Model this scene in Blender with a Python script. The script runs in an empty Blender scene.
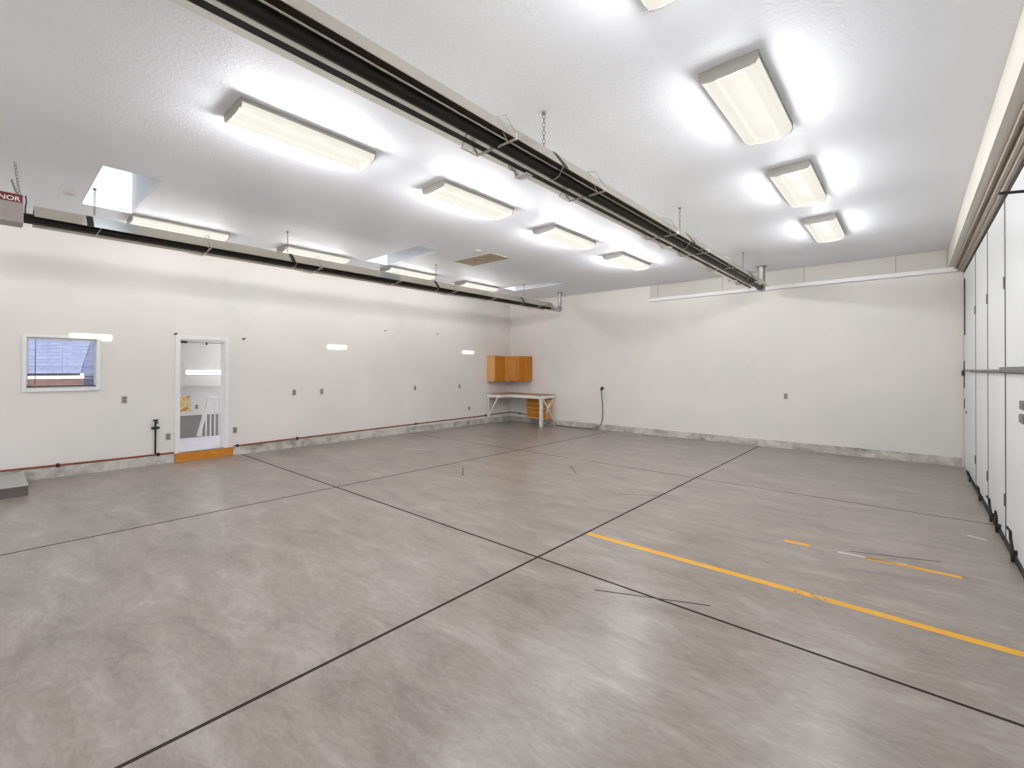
import bpy, math, random
from mathutils import Vector, Matrix
random.seed(7)
S = bpy.context.scene
COL = S.collection

# ---------------------------------------------------------------- camera
def make_camera():
    yaw, pitch, roll = -0.7182, 0.0064, 0.0036
    fw = Vector((math.sin(yaw)*math.cos(pitch), math.cos(yaw)*math.cos(pitch), math.sin(pitch)))
    r = Vector((math.cos(yaw), -math.sin(yaw), 0.0))
    u = r.cross(fw)
    r2 = r*math.cos(roll) + u*math.sin(roll)
    u2 = -r*math.sin(roll) + u*math.cos(roll)
    cd = bpy.data.cameras.new('camera')
    cd.sensor_width = 36.0
    cd.lens = 36.0*455.73/1024.0
    cd.shift_y = (365.9-384.0)/1024.0
    cd.clip_start = 0.05
    c = bpy.data.objects.new('camera', cd)
    COL.objects.link(c)
    m = Matrix(((r2.x, u2.x, -fw.x, 0), (r2.y, u2.y, -fw.y, 0), (r2.z, u2.z, -fw.z, 1.66), (0, 0, 0, 1)))
    c.matrix_world = m
    S.camera = c
make_camera()

# ---------------------------------------------------------------- world, sun, exposure
W = bpy.data.worlds.new('sky'); S.world = W; W.use_nodes = True
bg = W.node_tree.nodes['Background']
bg.inputs[0].default_value = (0.82, 0.89, 1.0, 1); bg.inputs[1].default_value = 1.6
sl = bpy.data.lights.new('sun', 'SUN'); sl.energy = 5.5; sl.angle = 0.009; sl.color = (1.0, 0.96, 0.90)
so = bpy.data.objects.new('sun', sl); COL.objects.link(so)
so.rotation_euler = Vector((-1.0, 0.012, -0.985)).to_track_quat('-Z', 'Y').to_euler()
LENS_STRENGTH = 0.84
TUBE_STRENGTH = 1.1
LAMP_WATTS = 16.0
S.view_settings.view_transform = 'Standard'
S.view_settings.look = 'None'
S.view_settings.gamma = 1.0
S.view_settings.use_curve_mapping = False
S.view_settings.exposure = 0.22

# ---------------------------------------------------------------- measures (metres)
XL, XR, YB, YF, H = -9.72, 0.694, 11.05, -3.6, 3.786

# ---------------------------------------------------------------- materials
def srgb(r, g, b):
    f = lambda c: (c/255/12.92) if c/255 <= 0.04045 else ((c/255+0.055)/1.055)**2.4
    return (f(r), f(g), f(b), 1)

def new_mat(name):
    m = bpy.data.materials.new(name); m.use_nodes = True
    nt = m.node_tree
    return m, nt, nt.nodes['Principled BSDF']

def noise(nt, scale, detail=4, rough=0.55, vec=None, dist=0.0):
    n = nt.nodes.new('ShaderNodeTexNoise')
    n.inputs['Scale'].default_value = scale; n.inputs['Detail'].default_value = detail
    n.inputs['Roughness'].default_value = rough; n.inputs['Distortion'].default_value = dist
    if vec is None:
        tc = nt.nodes.new('ShaderNodeTexCoord'); vec = tc.outputs['Object']
    nt.links.new(vec, n.inputs['Vector'])
    return n

def ramp(nt, src, stops):
    r = nt.nodes.new('ShaderNodeValToRGB')
    e = r.color_ramp.elements
    e[0].position, e[0].color = stops[0]; e[1].position, e[1].color = stops[-1]
    for p, c in stops[1:-1]:
        x = e.new(p); x.color = c
    nt.links.new(src, r.inputs[0])
    return r

def mixc(nt, fac, a, b, mode='MIX'):
    m = nt.nodes.new('ShaderNodeMix'); m.data_type = 'RGBA'; m.blend_type = mode
    for sock, v in ((m.inputs[0], fac), (m.inputs[6], a), (m.inputs[7], b)):
        if hasattr(v, 'is_output'): nt.links.new(v, sock)
        else: sock.default_value = v
    return m.outputs[2]

def mth(nt, op, a, b=None, c=None, clamp=False):
    m = nt.nodes.new('ShaderNodeMath'); m.operation = op; m.use_clamp = clamp
    for i, v in enumerate((a, b, c)):
        if v is None: continue
        if hasattr(v, 'is_output'): nt.links.new(v, m.inputs[i])
        else: m.inputs[i].default_value = v
    return m.outputs[0]

def bump(nt, bsdf, src, strength, dist):
    b = nt.nodes.new('ShaderNodeBump'); b.inputs['Strength'].default_value = strength
    b.inputs['Distance'].default_value = dist
    nt.links.new(src, b.inputs['Height']); nt.links.new(b.outputs[0], bsdf.inputs['Normal'])

def plain(name, col, rough=0.5, metal=0.0, var=0.06, scale=8.0, spec=0.5):
    m, nt, b = new_mat(name)
    n = noise(nt, scale)
    lo = tuple(c*(1-var) for c in col[:3])+(1,); hi = tuple(min(1, c*(1+var)) for c in col[:3])+(1,)
    r = ramp(nt, n.outputs['Fac'], [(0.3, lo), (0.7, hi)])
    nt.links.new(r.outputs[0], b.inputs['Base Color'])
    b.inputs['Roughness'].default_value = rough; b.inputs['Metallic'].default_value = metal
    b.inputs['Specular IOR Level'].default_value = spec
    return m

def mat_wall():
    m, nt, b = new_mat('wall_paint')
    n = noise(nt, 0.8, 3, 0.5)
    r = ramp(nt, n.outputs['Fac'], [(0.32, srgb(226, 223, 218)), (0.5, srgb(230, 226, 221)), (0.68, srgb(234, 228, 223))])
    n2 = noise(nt, 1.7, 5, 0.65, dist=0.6)
    smudge = ramp(nt, n2.outputs['Fac'], [(0.60, (0, 0, 0, 1)), (0.78, (1, 1, 1, 1))])
    c = mixc(nt, mth(nt, 'MULTIPLY', smudge.outputs[0], 0.22), r.outputs[0], srgb(200, 197, 192))
    nt.links.new(c, b.inputs['Base Color'])
    b.inputs['Roughness'].default_value = 0.42; b.inputs['Specular IOR Level'].default_value = 0.35
    n3 = noise(nt, 45, 3, 0.5); bump(nt, b, n3.outputs['Fac'], 0.12, 0.004)
    return m

def mat_ceiling():
    m, nt, b = new_mat('ceiling_paint')
    n = noise(nt, 0.7, 3)
    r = ramp(nt, n.outputs['Fac'], [(0.3, srgb(238, 241, 246)), (0.7, srgb(243, 246, 251))])
    nt.links.new(r.outputs[0], b.inputs['Base Color'])
    b.inputs['Roughness'].default_value = 0.55; b.inputs['Specular IOR Level'].default_value = 0.3
    n3 = noise(nt, 38, 4, 0.6)
    rr = ramp(nt, n3.outputs['Fac'], [(0.45, (0, 0, 0, 1)), (0.62, (1, 1, 1, 1))])
    bump(nt, b, rr.outputs[0], 0.35, 0.004)
    return m

def mat_floor():
    m, nt, b = new_mat('sealed_concrete')
    tc = nt.nodes.new('ShaderNodeTexCoord')
    sp = nt.nodes.new('ShaderNodeSeparateXYZ'); nt.links.new(tc.outputs['Object'], sp.inputs[0])
    x, y = sp.outputs[0], sp.outputs[1]
    mp = nt.nodes.new('ShaderNodeMapping'); nt.links.new(tc.outputs['Object'], mp.inputs[0])
    mp.inputs['Location'].default_value = (3.3, 1.7, 0.37); mp.inputs['Rotation'].default_value = (0, 0, -0.9); mp.inputs['Scale'].default_value = (1.0, 2.8, 1)
    big = noise(nt, 0.55, 4, 0.6, tc.outputs['Object'], 0.4)
    mid = noise(nt, 1.6, 6, 0.62, mp.outputs[0], 0.5)
    fine = noise(nt, 14, 5, 0.65, mp.outputs[0], 0.8)
    c1 = ramp(nt, big.outputs['Fac'], [(0.3, srgb(140, 132, 123)), (0.5, srgb(149, 140, 131)), (0.72, srgb(156, 146, 141))])
    c2 = ramp(nt, mid.outputs['Fac'], [(0.32, srgb(106, 98, 90)), (0.45, srgb(137, 128, 119)), (0.56, srgb(151, 142, 134)), (0.70, srgb(182, 175, 169))])
    c = mixc(nt, 0.6, c1.outputs[0], c2.outputs[0])
    c3 = ramp(nt, fine.outputs['Fac'], [(0.36, srgb(108, 100, 92)), (0.5, srgb(147, 138, 129)), (0.66, srgb(180, 173, 167))])
    c = mixc(nt, 0.2, c, c3.outputs[0])
    # pale scuffs and dark flecks
    vo = noise(nt, 5.5, 6, 0.75, mp.outputs[0], 2.0)
    sc = ramp(nt, vo.outputs['Fac'], [(0.66, (0, 0, 0, 1)), (0.74, (1, 1, 1, 1))])
    c = mixc(nt, mth(nt, 'MULTIPLY', sc.outputs[0], 0.35), c, srgb(190, 186, 180))
    fl = noise(nt, 16, 2, 0.5, tc.outputs['Object'])
    fr = ramp(nt, fl.outputs['Fac'], [(0.19, (1, 1, 1, 1)), (0.22, (0, 0, 0, 1))])
    c = mixc(nt, mth(nt, 'MULTIPLY', fr.outputs[0], 0.4), c, srgb(95, 88, 82))
    # saw-cut control joints of the slab
    tot = None
    for ax, pos, hw, k in ((x, -2.477, 0.0125, 1.0), (y, 3.187, 0.012, 1.0), (x, -6.04, 0.013, 0.95), (y, 7.1155, 0.012, 0.7)):
        d = mth(nt, 'ABSOLUTE', mth(nt, 'SUBTRACT', ax, pos))
        l = mth(nt, 'MULTIPLY', mth(nt, 'LESS_THAN', d, hw), k)
        tot = l if tot is None else mth(nt, 'MAXIMUM', tot, l)
    c = mixc(nt, mth(nt, 'MULTIPLY', tot, 0.93), c, srgb(46, 37, 30))
    nt.links.new(c, b.inputs['Base Color'])
    rr = ramp(nt, mid.outputs['Fac'], [(0.3, (0.29, 0.29, 0.29, 1)), (0.7, (0.31, 0.31, 0.31, 1))])
    nt.links.new(mth(nt, 'MAXIMUM', rr.outputs[0], tot), b.inputs['Roughness'])
    nt.links.new(mth(nt, 'SUBTRACT', 0.5, mth(nt, 'MULTIPLY', tot, 0.45)), b.inputs['Specular IOR Level'])
    und = noise(nt, 1.6, 2, 0.4, mp.outputs[0], 0.3)
    hgt = mth(nt, 'SUBTRACT', und.outputs['Fac'], mth(nt, 'MULTIPLY', tot, 1.0))
    bump(nt, b, hgt, 0.45, 0.02)
    return m

def mat_curb():
    m, nt, b = new_mat('stem_wall_concrete')
    n = noise(nt, 3.0, 7, 0.7, dist=0.5)
    r = ramp(nt, n.outputs['Fac'], [(0.3, srgb(118, 112, 104)), (0.42, srgb(172, 167, 159)), (0.56, srgb(206, 201, 194)), (0.72, srgb(226, 222, 215))])
    nt.links.new(r.outputs[0], b.inputs['Base Color']); b.inputs['Roughness'].default_value = 0.85
    n2 = noise(nt, 30, 5, 0.7); bump(nt, b, n2.outputs['Fac'], 0.5, 0.01)
    return m

def mat_wood(name, a, c_, scale=(1, 1, 10), rough=0.45):
    m, nt, b = new_mat(name)
    tc = nt.nodes.new('ShaderNodeTexCoord'); mp = nt.nodes.new('ShaderNodeMapping')
    nt.links.new(tc.outputs['Object'], mp.inputs[0]); mp.inputs['Scale'].default_value = scale
    n = noise(nt, 4.0, 6, 0.65, mp.outputs[0], 1.0)
    r = ramp(nt, n.outputs['Fac'], [(0.3, a), (0.7, c_)])
    nt.links.new(r.outputs[0], b.inputs['Base Color']); b.inputs['Roughness'].default_value = rough
    return m

def mat_emit(name, col, strength, transp=0.0):
    m = bpy.data.materials.new(name); m.use_nodes = True; nt = m.node_tree
    nt.nodes.clear()
    out = nt.nodes.new('ShaderNodeOutputMaterial'); e = nt.nodes.new('ShaderNodeEmission')
    e.inputs[0].default_value = col; e.inputs[1].default_value = strength
    if transp > 0:
        t = nt.nodes.new('ShaderNodeBsdfTransparent'); mx = nt.nodes.new('ShaderNodeMixShader')
        mx.inputs[0].default_value = 1-transp
        nt.links.new(t.outputs[0], mx.inputs[1]); nt.links.new(e.outputs[0], mx.inputs[2])
        nt.links.new(mx.outputs[0], out.inputs[0])
    else:
        nt.links.new(e.outputs[0], out.inputs[0])
    return m

def mat_glass():
    m = bpy.data.materials.new('window_glass'); m.use_nodes = True; nt = m.node_tree
    nt.nodes.clear()
    out = nt.nodes.new('ShaderNodeOutputMaterial'); t = nt.nodes.new('ShaderNodeBsdfTransparent')
    t.inputs[0].default_value = (0.93, 0.96, 0.98, 1)
    g = nt.nodes.new('ShaderNodeBsdfGlossy'); g.inputs['Roughness'].default_value = 0.03
    mx = nt.nodes.new('ShaderNodeMixShader')
    mx.inputs[0].default_value = 0.06; nt.links.new(t.outputs[0], mx.inputs[1]); nt.links.new(g.outputs[0], mx.inputs[2])
    nt.links.new(mx.outputs[0], out.inputs[0])
    return m

def mat_worn_yellow():
    m, nt, b = new_mat('yellow_floor_paint')
    tc = nt.nodes.new('ShaderNodeTexCoord'); sp = nt.nodes.new('ShaderNodeSeparateXYZ')
    nt.links.new(tc.outputs['Object'], sp.inputs[0])
    n = noise(nt, 20, 6, 0.75, tc.outputs['Object'], 0.6)
    n2 = noise(nt, 3, 3)
    r = ramp(nt, n2.outputs['Fac'], [(0.3, srgb(226, 160, 22)), (0.7, srgb(238, 178, 44))])
    nt.links.new(r.outputs[0], b.inputs['Base Color']); b.inputs['Roughness'].default_value = 0.4
    # the paint has flaked off around local x = 1.93
    d = mth(nt, 'ABSOLUTE', mth(nt, 'SUBTRACT', sp.outputs[0], 1.93))
    wear = mth(nt, 'SUBTRACT', 1.0, mth(nt, 'DIVIDE', d, 0.40), clamp=True)
    th = mth(nt, 'ADD', mth(nt, 'MULTIPLY', wear, 0.24), 0.27)
    gone = mth(nt, 'LESS_THAN', n.outputs['Fac'], th)
    tr = nt.nodes.new('ShaderNodeBsdfTransparent'); mx = nt.nodes.new('ShaderNodeMixShader')
    out = nt.nodes['Material Output']
    nt.links.new(gone, mx.inputs[0]); nt.links.new(b.outputs[0], mx.inputs[1]); nt.links.new(tr.outputs[0], mx.inputs[2])
    nt.links.new(mx.outputs[0], out.inputs[0])
    return m

def mat_shingle(name, a, c_):
    m, nt, b = new_mat(name)
    tc = nt.nodes.new('ShaderNodeTexCoord')
    br = nt.nodes.new('ShaderNodeTexBrick'); nt.links.new(tc.outputs['UV'], br.inputs['Vector'])
    br.inputs['Color1'].default_value = a; br.inputs['Color2'].default_value = c_
    br.inputs['Mortar'].default_value = tuple(v*0.72 for v in a[:3])+(1,)
    br.inputs['Scale'].default_value = 1.0
    br.inputs['Brick Width'].default_value = 0.3; br.inputs['Row Height'].default_value = 0.14
    br.inputs['Mortar Size'].default_value = 0.012
    nt.links.new(br.outputs[0], b.inputs['Base Color']); b.inputs['Roughness'].default_value = 0.9
    return m

M = dict(
    wall=mat_wall(), ceil=mat_ceiling(), floor=mat_floor(), curb=mat_curb(),
    header=plain('header_panel', srgb(204, 200, 192), 0.5, var=0.03, scale=1.5),
    white=plain('white_trim_paint', srgb(236, 236, 236), 0.4, var=0.02),
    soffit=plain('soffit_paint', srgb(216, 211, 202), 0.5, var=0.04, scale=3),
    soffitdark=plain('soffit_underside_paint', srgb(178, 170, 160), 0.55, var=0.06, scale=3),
    rail=plain('galvanised_track', srgb(176, 166, 152), 0.4, 0.3, var=0.1),
    door=plain('white_door_skin', srgb(234, 237, 238), 0.35, var=0.02, scale=1.2),
    gasket=plain('black_rubber', srgb(38, 36, 34), 0.7, var=0.2),
    seam=plain('grey_steel', srgb(120, 120, 118), 0.5, 0.3, var=0.1),
    dark=plain('dark_iron', srgb(48, 45, 43), 0.55, 0.4, var=0.2),
    black=plain('blackened_steel_tube', srgb(26, 22, 19), 0.45, 0.3, var=0.3, scale=5),
    bronze=plain('painted_tube_shade', srgb(44, 34, 27), 0.55, 0.2, var=0.2),  # shade around the burner tube, put into the colour
    tubemirror=plain('painted_tube_reflection', srgb(66, 64, 62), 0.5, 0.3, var=0.2),  # mirror image of the burner tube, put into the colour
    polished=plain('polished_aluminium', (0.76, 0.72, 0.63, 1), 0.25, 1.0, var=0.05, scale=2),
    galv=plain('galvanised_steel', (0.40, 0.40, 0.40, 1), 0.42, 0.8, var=0.12, scale=10),
    wire=plain('zinc_wire', (0.52, 0.50, 0.47, 1), 0.4, 0.7),
    chain=plain('chain_steel', srgb(105, 102, 98), 0.4, 0.6),
    housing=plain('enamelled_housing', srgb(150, 147, 141), 0.4, 0.2, var=0.04),
    lens=mat_emit('acrylic_lens', (1.0, 0.965, 0.87, 1), LENS_STRENGTH, 0.35),
    lensleft=mat_emit('left_row_lens', (1.0, 0.965, 0.87, 1), LENS_STRENGTH, 0.35),  # left row copy with the same glow; its point lamps are set weaker
    tubeleft=mat_emit('left_row_tube', (1.0, 0.98, 0.92, 1), TUBE_STRENGTH),
    tube=mat_emit('fluorescent_tube', (1.0, 0.98, 0.92, 1), TUBE_STRENGTH),
    tube2=mat_emit('stairwell_fluorescent_tube', (1.0, 0.98, 0.95, 1), 6.0),
    box=plain('grey_enamel', srgb(158, 150, 146), 0.45, 0.1, var=0.05),
    red=plain('maroon_label', srgb(104, 26, 34), 0.4),
    letter=plain('white_lettering', srgb(235, 225, 222), 0.5),
    plate=plain('grey_outlet_plate', srgb(172, 167, 160), 0.4, 0.2),
    socket=plain('dark_socket', srgb(104, 98, 92), 0.5),
    copper=plain('aged_copper', srgb(150, 84, 56), 0.4, 0.7, var=0.25, scale=6),
    pipeblack=plain('black_pipe', srgb(58, 52, 48), 0.5, 0.2, var=0.2),
    board=mat_wood('orange_stained_board', srgb(188, 112, 28), srgb(222, 148, 50), (9, 1, 9)),
    oak=mat_wood('honey_oak', srgb(180, 108, 16), srgb(212, 140, 34), (9, 9, 1)),
    oakpale=mat_wood('pale_oak_veneer', srgb(222, 158, 92), srgb(236, 178, 116), (6, 6, 1)),
    oakedge=plain('oak_groove', srgb(150, 80, 18), 0.5),
    benchtop=mat_wood('worn_brown_hardboard', srgb(158, 122, 100), srgb(190, 152, 128), (1, 4, 1), 0.55),
    benchwhite=plain('white_painted_timber', srgb(232, 229, 222), 0.45, var=0.05),
    ply=mat_wood('bare_plywood', srgb(168, 152, 122), srgb(188, 174, 146), (1, 6, 1), 0.7),
    shaft=plain('skylight_shaft_paint', srgb(226, 228, 232), 0.5, var=0.01),
    glass=mat_glass(),
    yellow=mat_worn_yellow(),
    score=plain('dark_filler', srgb(62, 54, 48), 0.8, var=0.25),
    chalk=plain('white_scuff_paint', srgb(214, 212, 208), 0.7),
    step=plain('grey_step_concrete', srgb(172, 170, 166), 0.7, var=0.08, scale=5),
    stepdark=plain('dark_riser_concrete', srgb(104, 97, 93), 0.8, var=0.15, scale=6),
    blind=plain('white_blind_slat', srgb(236, 236, 240), 0.5, var=0.01),
    cordgrey=plain('grey_cord', srgb(92, 88, 84), 0.6),
    stairgrey=plain('stairwell_grey_paint', srgb(172, 170, 166), 0.6, var=0.02),
    stairdark=plain('stairwell_dark_paint', srgb(140, 139, 138), 0.6, var=0.03),
    lino=plain('pale_lino', srgb(206, 204, 214), 0.4, var=0.05, scale=5),
    shingleA=mat_shingle('blue_grey_shingle', srgb(104, 108, 134), srgb(116, 120, 146)),
    shingleB=mat_shingle('dark_shingle', srgb(78, 80, 108), srgb(90, 90, 118)),
    peach=plain('peach_stucco', srgb(206, 156, 134), 0.8, var=0.05),
    fascia=plain('cream_fascia', srgb(222, 200, 196), 0.6),
    bluewall=plain('slate_siding', srgb(84, 90, 126), 0.8),
    soil=plain('driveway_gravel', srgb(150, 144, 136), 0.9, var=0.15, scale=2),
    siding=plain('exterior_siding', srgb(180, 174, 164), 0.8),
)

# ---------------------------------------------------------------- mesh building
class MB:
    def __init__(self): self.v = []; self.f = []
    def box(self, x0, x1, y0, y1, z0, z1):
        b = len(self.v)
        self.v += [(x, y, z) for z in (z0, z1) for y in (y0, y1) for x in (x0, x1)]
        self.f += [tuple(b+i for i in q) for q in ((0, 2, 3, 1), (4, 5, 7, 6), (0, 1, 5, 4), (2, 6, 7, 3), (0, 4, 6, 2), (1, 3, 7, 5))]
        return self
    def bar(self, p, q, w, t, up=(0, 0, 1)):
        p = Vector(p); q = Vector(q); d = (q-p).normalized(); up = Vector(up)
        if abs(d.dot(up)) > 0.99: up = Vector((0, 1, 0))
        s = d.cross(up).normalized(); n = s.cross(d)
        b = len(self.v)
        for c in (p, q):
            for sx, sn in ((-1, -1), (1, -1), (1, 1), (-1, 1)):
                self.v.append(tuple(c+s*(sx*w/2)+n*(sn*t/2)))
        self.f += [tuple(b+i for i in z) for z in ((3, 2, 1, 0), (4, 5, 6, 7), (0, 1, 5, 4), (1, 2, 6, 5), (2, 3, 7, 6), (3, 0, 4, 7))]
        return self
    def tube(self, pts, r, seg=10, closed=False, caps=True):
        pts = [Vector(p) for p in pts]; n = len(pts); b = len(self.v)
        rr = r if isinstance(r, (list, tuple)) else [r]*n
        prev = None
        for i, p in enumerate(pts):
            if closed: d = pts[(i+1) % n]-pts[i-1]
            else: d = pts[min(i+1, n-1)]-pts[max(i-1, 0)]
            d.normalize()
            if prev is None:
                a = Vector((0, 0, 1)) if abs(d.z) < 0.9 else Vector((1, 0, 0))
                s = d.cross(a).normalized()
            else:
                s = (prev-d*prev.dot(d))
                s = s.normalized() if s.length > 1e-6 else d.orthogonal().normalized()
            prev = s; t = d.cross(s)
            for k in range(seg):
                an = 2*math.pi*k/seg
                self.v.append(tuple(p+s*math.cos(an)*rr[i]+t*math.sin(an)*rr[i]))
        for i in range(n if closed else n-1):
            j = (i+1) % n
            for k in range(seg):
                l = (k+1) % seg
                self.f.append((b+i*seg+k, b+i*seg+l, b+j*seg+l, b+j*seg+k))
        if caps and not closed:
            self.f.append(tuple(b+k for k in reversed(range(seg))))
            self.f.append(tuple(b+(n-1)*seg+k for k in range(seg)))
        return self
    def prism(self, prof, a0, a1, axis='y'):
        """closed profile extruded along an axis; profile in the other two axes (x,z) or (y,z) or (x,y)"""
        b = len(self.v); n = len(prof)
        for a in (a0, a1):
            for u, w in prof:
                self.v.append({'y': (u, a, w), 'x': (a, u, w), 'z': (u, w, a)}[axis])
        self.f.append(tuple(b+i for i in range(n))); self.f.append(tuple(b+n+i for i in reversed(range(n))))
        for i in range(n):
            j = (i+1) % n; self.f.append((b+j, b+i, b+n+i, b+n+j))
        return self
    def sheet(self, prof, a0, a1, th, axis='y'):
        """open profile given a thickness, extruded"""
        pts = [Vector((u, w)) for u, w in prof]; off = []
        for i, p in enumerate(pts):
            d = (pts[min(i+1, len(pts)-1)]-pts[max(i-1, 0)]).normalized()
            off.append(p+Vector((-d.y, d.x))*th)
        b = len(self.v); n = len(pts)
        for a in (a0, a1):
            for q in (pts, off):
                for u, w in q: self.v.append({'y': (u, a, w), 'x': (a, u, w), 'z': (u, w, a)}[axis])
        A = lambda s, l, i: b+s*2*n+l*n+i
        for i in range(n-1):
            self.f += [(A(0, 0, i), A(0, 0, i+1), A(1, 0, i+1), A(1, 0, i)), (A(0, 1, i+1), A(0, 1, i), A(1, 1, i), A(1, 1, i+1)),
                       (A(0, 0, i+1), A(0, 0, i), A(0, 1, i), A(0, 1, i+1)), (A(1, 0, i), A(1, 0, i+1), A(1, 1, i+1), A(1, 1, i))]
        for i in (0, n-1): self.f.append((A(0, 0, i), A(1, 0, i), A(1, 1, i), A(0, 1, i)))
        return self
    def chain(self, p, q, L=0.04, w=0.011, r=0.0028):
        p = Vector(p); q = Vector(q); d = q-p; n = max(1, int(d.length/(L*0.78))); d.normalize()
        s1 = d.orthogonal().normalized(); s2 = d.cross(s1); st = (q-p).length/n
        for i in range(n):
            c = p+d*(st*(i+0.5)); s = s1 if i % 2 else s2
            self.tube([c+d*(math.sin(a)*L/2)+s*(math.cos(a)*w) for a in [2*math.pi*k/10 for k in range(10)]], r, 5, closed=True)
        return self
    def build(self, name, mat, parent=None, smooth=False, bevel=0.0, uv=False):
        me = bpy.data.meshes.new(name); me.from_pydata(self.v, [], self.f); me.validate(); me.update()
        import bmesh
        bm = bmesh.new(); bm.from_mesh(me); bmesh.ops.recalc_face_normals(bm, faces=bm.faces)
        if uv:
            ul = bm.loops.layers.uv.new('UVMap')
            for f in bm.faces:
                for l in f.loops: l[ul].uv = (l.vert.co.y, math.hypot(l.vert.co.x, l.vert.co.z))
        bm.to_mesh(me); bm.free()
        me.materials.append(mat)
        o = bpy.data.objects.new(name, me); COL.objects.link(o)
        if parent: o.parent = parent
        if smooth:
            for p in me.polygons: p.use_smooth = True
            e = o.modifiers.new('edges', 'EDGE_SPLIT'); e.split_angle = math.radians(38)
        if bevel > 0:
            e = o.modifiers.new('bevel', 'BEVEL'); e.width = bevel; e.segments = 2; e.limit_method = 'ANGLE'
        return o

def thing(name, label, cat, loc, rz=0.0, group=None):
    o = bpy.data.objects.new(name, None); COL.objects.link(o); o.empty_display_size = 0.1
    o.location = loc; o.rotation_euler = (0, 0, rz); o['label'] = label; o['category'] = cat
    if group: o['group'] = group
    return o
def tag(o, label, cat, group=None):
    o['label'] = label; o['category'] = cat
    if group: o['group'] = group
    return o
def struct(o, label=None, cat=None):
    o['kind'] = 'structure'
    if label: o['label'] = label
    if cat: o['category'] = cat
    return o
def copy_tree(o, parent=None):
    c = o.copy(); COL.objects.link(c)
    if parent: c.parent = parent
    for ch in list(o.children): copy_tree(ch, c)
    return c

# ================================================================ ROOM SHELL
T = 0.18
floor = struct(MB().box(XL-T, XR+T, YF-T, YB+T, -0.15, 0.0).build('floor', M['floor']), 'grey sealed concrete slab with dark saw cut joints', 'floor')
# ceiling with three skylight holes
SX0, SX1 = -8.1, -6.4
SKY = [(0.76, 1.27), (4.86, 5.35), (8.90, 9.39)]
cm = MB(); ys = [YF-T] + [v for s in SKY for v in s] + [YB+T]
cm.box(XL-T, SX0, YF-T, YB+T, H, H+0.14); cm.box(SX1, XR+T, YF-T, YB+T, H, H+0.14)
for i in range(0, len(ys), 2): cm.box(SX0, SX1, ys[i], ys[i+1], H, H+0.14)
struct(cm.build('ceiling', M['ceil']), 'white textured ceiling pierced by three skylight wells', 'ceiling')
ZT = 5.36
for i, (a, b) in enumerate(SKY):
    root = bpy.data.objects.new('window_%d' % (i+2), None); COL.objects.link(root); root.location = (0, 0, 0)
    struct(root, 'deep white skylight well in the ceiling, %s' % ['nearest the left edge, above the window', 'beside the plywood hatch', 'beside the back left corner'][i], 'skylight')
    t = 0.03
    m = MB(); m.box(SX0-t, SX0, a-t, b+t, H+0.142, ZT); m.box(SX1, SX1+t, a-t, b+t, H+0.142, ZT)
    m.box(SX0, SX1, a-t, a, H+0.142, ZT); m.box(SX0, SX1, b, b+t, H+0.142, ZT)
    m.build('skylight_shaft', M['shaft'], root)
    l = MB(); l.box(SX0, SX0+0.004, a, b, H-0.001, H+0.142); l.box(SX1-0.004, SX1, a, b, H-0.001, H+0.142)
    l.box(SX0+0.004, SX1-0.004, a, a+0.004, H-0.001, H+0.142); l.box(SX0+0.004, SX1-0.004, b-0.004, b, H-0.001, H+0.142)
    l.build('shaft_lining', M['shaft'], root)
    GX = SX1-1.15
    MB().box(SX0, GX, a, b, ZT-0.06, ZT).build('shaft_lid', M['shaft'], root)
    MB().box(GX, SX1, a, b, ZT-0.012, ZT-0.006).build('skylight_pane', M['glass'], root)

# left wall, cut for the window and the doorway
WY0, WY1, WZ0, WZ1 = 0.345, 1.105, 1.345, 2.10
DY0, DY1, DZ0, DZ1 = 2.195, 2.905, 0.165, 2.165
lm = MB()
lm.box(XL-T, XL, YF-T, WY0, 0, H); lm.box(XL-T, XL, WY0, WY1, 0, WZ0); lm.box(XL-T, XL, WY0, WY1, WZ1, H)
lm.box(XL-T, XL, WY1, DY0, 0, H); lm.box(XL-T, XL, DY0, DY1, DZ1, H); lm.box(XL-T, XL, DY0, DY1, 0, DZ0)
lm.box(XL-T, XL, DY1, YB+T, 0, H)
struct(lm.build('wall_left', M['wall']), 'long off white wall holding the window and the open doorway', 'wall')
bmw = MB().box(XL, XR+T, YB, YB+T, 0, H)
struct(bmw.build('wall_back', M['wall']), 'off white back wall under a white ledge', 'wall')
# right wall: solid above the door head, the folding door fills the rest
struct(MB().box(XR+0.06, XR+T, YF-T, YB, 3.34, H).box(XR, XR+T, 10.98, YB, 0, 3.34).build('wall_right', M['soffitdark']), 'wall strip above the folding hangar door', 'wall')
# front wall behind the camera with an opening invented to let daylight in
fw = MB().box(XL, -8.2, YF-T, YF, 0, H).box(-0.9, XR+T, YF-T, YF, 0, H).box(-8.2, -0.9, YF-T, YF, 3.1, H)
struct(fw.build('wall_front', M['wall']), 'off white front wall around a wide unseen opening added to let daylight in', 'wall')
struct(MB().box(-60, 60, -60, 60, -0.40, -0.16).build('ground', M['soil']), 'pale gravel ground outside the garage', 'ground')

# concrete stem walls along the foot of the walls
c1 = MB().box(XL+0.001, XL+0.022, YF, 2.13, 0, 0.155).box(XL+0.001, XL+0.022, 3.05, YB-0.022, 0, 0.155)
struct(c1.build('baseboard_left', M['curb']), 'rough concrete curb along the left wall', 'curb')
struct(MB().box(XL+0.001, XR-0.03, YB-0.022, YB-0.001, 0, 0.15).build('baseboard_back', M['curb']), 'rough concrete curb along the back wall', 'curb')

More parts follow.
